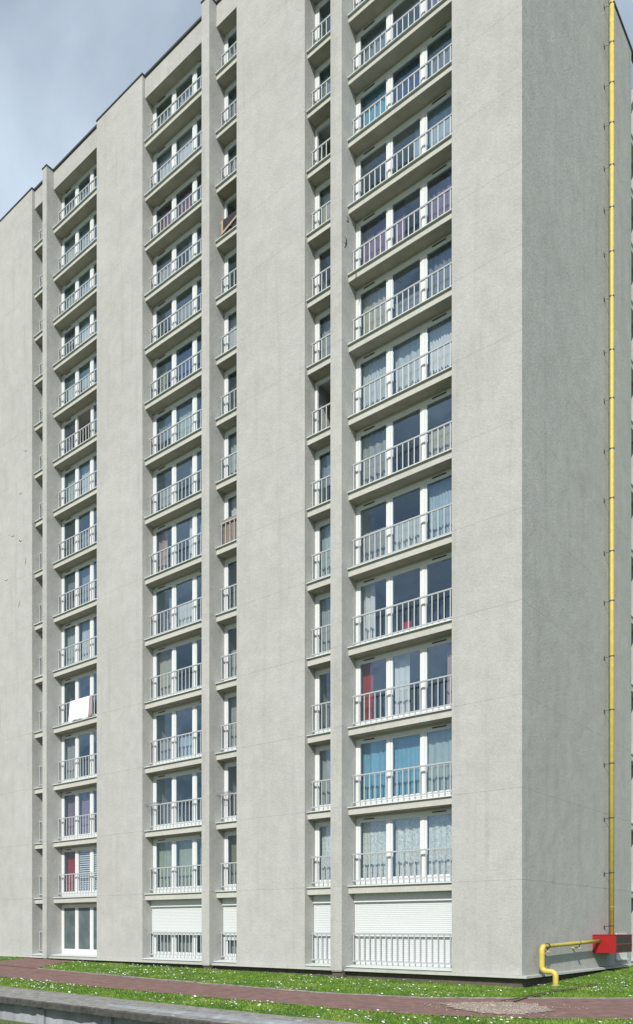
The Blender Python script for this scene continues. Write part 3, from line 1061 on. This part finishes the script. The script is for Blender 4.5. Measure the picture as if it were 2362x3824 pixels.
# ------------------------------------------------------------------ swifts
def swift():
    v = MB()
    nb = 12
    ring = []
    for i in range(nb):
        u = i / (nb - 1)
        r_ = .022 * math.sin(math.pi * min(1, u * 1.05 + .03)) ** .7 + .002
        ring.append((.085 - .17 * u, r_ * (1 if u < .7 else .6)))
    v.tube([(x, 0, 0) for x, r_ in ring], [r_ for x, r_ in ring], 8)
    for sgn in (-1, 1):
        lead = [(.045, .015), (.055, .07), (.035, .13), (-.03, .185), (-.10, .215)]
        trail = [(-.015, .015), (-.005, .07), (-.015, .12), (-.055, .17), (-.10, .215)]
        P = []
        for (a, b), (c, d) in zip(lead, trail):
            dz = .06 * (b / .2) ** 1.3
            P += [(a, sgn * b, dz + .004), (c, sgn * d, dz)]
        bse = len(v.v)
        v.v += P
        v.v += [(x, y, z - .006) for x, y, z in P]
        for q in range(4):
            i0 = bse + q * 2
            v.f.append((i0, i0 + 1, i0 + 3, i0 + 2)); j0 = i0 + 10
            v.f.append((j0, j0 + 2, j0 + 3, j0 + 1))
            v.f.append((i0, i0 + 2, j0 + 2, j0)); v.f.append((i0 + 1, j0 + 1, j0 + 3, i0 + 3))
    for sgn in (-1, 1):
        b = len(v.v)
        v.v += [(-.075, sgn * .004, .003), (-.075, sgn * .014, .003), (-.135, sgn * .026, .002), (-.075, sgn * .009, -.006)]
        v.f += [(b, b + 1, b + 2), (b, b + 2, b + 3), (b + 1, b + 3, b + 2), (b, b + 3, b + 1)]
    return v.mesh('swift', 'bird_plumage')


sw = swift()
for (x, y, z), (a, b, c) in zip([(-27.25, -1, 21.3), (-26.45, -1, 20.82), (-27.87, -1, 19.22), (-26.53, -1, 23.24), (-25.72, -1.2, 25.02), (-5.86, -1, 25.68), (-5.94, -1, 24.96)],
                                [(30, 60, 20), (-20, 40, 200), (25, 70, 10), (35, 65, 15), (30, 70, 5), (75, 20, 60), (-35, 60, 30)]):
    o = link('swift', sw, None, (x, y, z))
    o.rotation_euler = (R(a), R(b) * .4, R(c))
    o.scale = (.75, .75, .75)
    if x > -10:
        tag(o, 'small dark swift flying close to the pilaster beside the three-pane window bay', 'bird', 'swifts by the pilaster')
    else:
        tag(o, 'small dark swift flying in front of the blank end wall of the facade', 'bird', 'swifts by the blank wall')

# ------------------------------------------------------------------ grass and daisies
def allowed(x, y):
    if y > -10.75 and y < -0.17 or (x > .33 and y < 12):
        pass
    else:
        return False
    if x <= .33 and y > -0.17: return False
    pu = interp_poly(PU, x); pl_ = interp_poly(PLo, x)
    if x > 12: return False
    w1 = wob(x, pu); w2 = wob(x, pl_)
    if pl_ + w2 - .02 < y < pu + w1 + .02: return False
    if on_spur(x, y): return False
    return True


cx, cy = cam.location.x, cam.location.y
pts = []
tries = 0
while len(pts) < 150000 and tries < 1500000:
    m_ = 40000
    X = rng.uniform(-34, 9, m_); Y = rng.uniform(-10.75, 12, m_)
    tries += m_
    # keep what the lens could see, with a margin on each side
    dxx, dyy = X - cx, Y - cy
    dep = -math.sin(YAW) * dxx + math.cos(YAW) * dyy
    lat = math.cos(YAW) * dxx + math.sin(YAW) * dyy
    ok = (np.abs(lat / dep) < 0.62)
    # thin with distance
    ok &= rng.uniform(0, 1, m_) < np.clip(1.2 - (dep - 14) / 34, .25, 1)
    for x, y in zip(X[ok], Y[ok]):
        if allowed(x, y):
            pts.append((x, y))
pts = np.array(pts[:150000])
n = len(pts)
zz = np.array([zg(x, y) for x, y in pts]) - .012
patch = np.array([noise.noise(Vector((x * .9, y * .9, 2))) + .6 * noise.noise(Vector((x * 3.1, y * 3.1, 5))) for x, y in pts])
h = rng.uniform(.022, .06, n) * (1 + .45 * np.clip(patch, -1, 1))
wd = rng.uniform(.006, .013, n)
an = rng.uniform(0, 2 * math.pi, n)
ln = rng.uniform(0, .05, n); la = rng.uniform(0, 2 * math.pi, n)
c, s = np.cos(an) * wd, np.sin(an) * wd
V = np.empty((n, 4, 3))
V[:, 0] = np.c_[pts[:, 0] - c, pts[:, 1] - s, zz]
V[:, 1] = np.c_[pts[:, 0] + c, pts[:, 1] + s, zz]
V[:, 2] = np.c_[pts[:, 0] + c * .45 + ln * np.cos(la), pts[:, 1] + s * .45 + ln * np.sin(la), zz + h]
V[:, 3] = np.c_[pts[:, 0] - c * .45 + ln * np.cos(la), pts[:, 1] - s * .45 + ln * np.sin(la), zz + h]
me = bpy.data.meshes.new('grass')
me.vertices.add(n * 4); me.vertices.foreach_set('co', V.reshape(-1))
me.loops.add(n * 4); me.loops.foreach_set('vertex_index', np.arange(n * 4, dtype=np.int32))
me.polygons.add(n); me.polygons.foreach_set('loop_start', np.arange(0, n * 4, 4, dtype=np.int32))
me.update(calc_edges=True)
ta = me.attributes.new('tint', 'FLOAT', 'FACE')
ta.data.foreach_set('value', np.clip(.45 + .45 * patch + rng.normal(0, .2, n), 0, 1).astype(np.float32))
me.materials.append(MATS['grass_blade'])
o = link('grass', me); tag(o, 'short green grass on either side of the red path', 'grass', kind='stuff')

g = MB(); fl = []
dn = 0
while dn < 4200:
    x = random.uniform(-30, 8); y = random.uniform(-10.6, 9)
    if not allowed(x, y): continue
    q = noise.noise(Vector((x * .55, y * .55, 11))) + (.35 if x > 1.5 and y > 0 else 0) + (.1 if y < -8 else 0)
    if random.random() > max(.06, .3 + q * 1.3): continue
    r_ = random.uniform(.016, .034); z = zg(x, y) + random.uniform(.035, .065)
    tx, ty = random.uniform(-.5, .5), random.uniform(-.6, .2)
    b = len(g.v)
    g.v.append((x, y, z + .004))
    for k in range(8):
        a = k * math.pi / 4; px_, py_ = r_ * math.cos(a), r_ * math.sin(a)
        g.v.append((x + px_, y + py_, z + px_ * tx + py_ * ty))
    g.f += [(b, b + 1 + k, b + 1 + (k + 1) % 8) for k in range(8)]
    dn += 1
o = g.build('daisies', 'petal'); tag(o, 'white daisies dotted through the grass', 'daisies', kind='stuff')

# grass growing on the lower level at the foot of the retaining wall
g = MB()
for i in range(5000):
    x = random.uniform(-9, 3); y = random.uniform(-15.5, -12.5)
    z = -1.17; a = random.random() * 6.28; hh = random.uniform(.04, .16); w_ = random.uniform(.008, .016)
    b = len(g.v); l1, l2 = random.uniform(-.05, .05), random.uniform(-.05, .05)
    g.v += [(x - w_ * math.cos(a), y - w_ * math.sin(a), z), (x + w_ * math.cos(a), y + w_ * math.sin(a), z), (x + l1, y + l2, z + hh)]
    g.f.append((b, b + 1, b + 2))
o = g.build('rough_grass', 'lawn_ground'); tag(o, 'rough grass at the foot of the retaining wall', 'grass', kind='stuff')
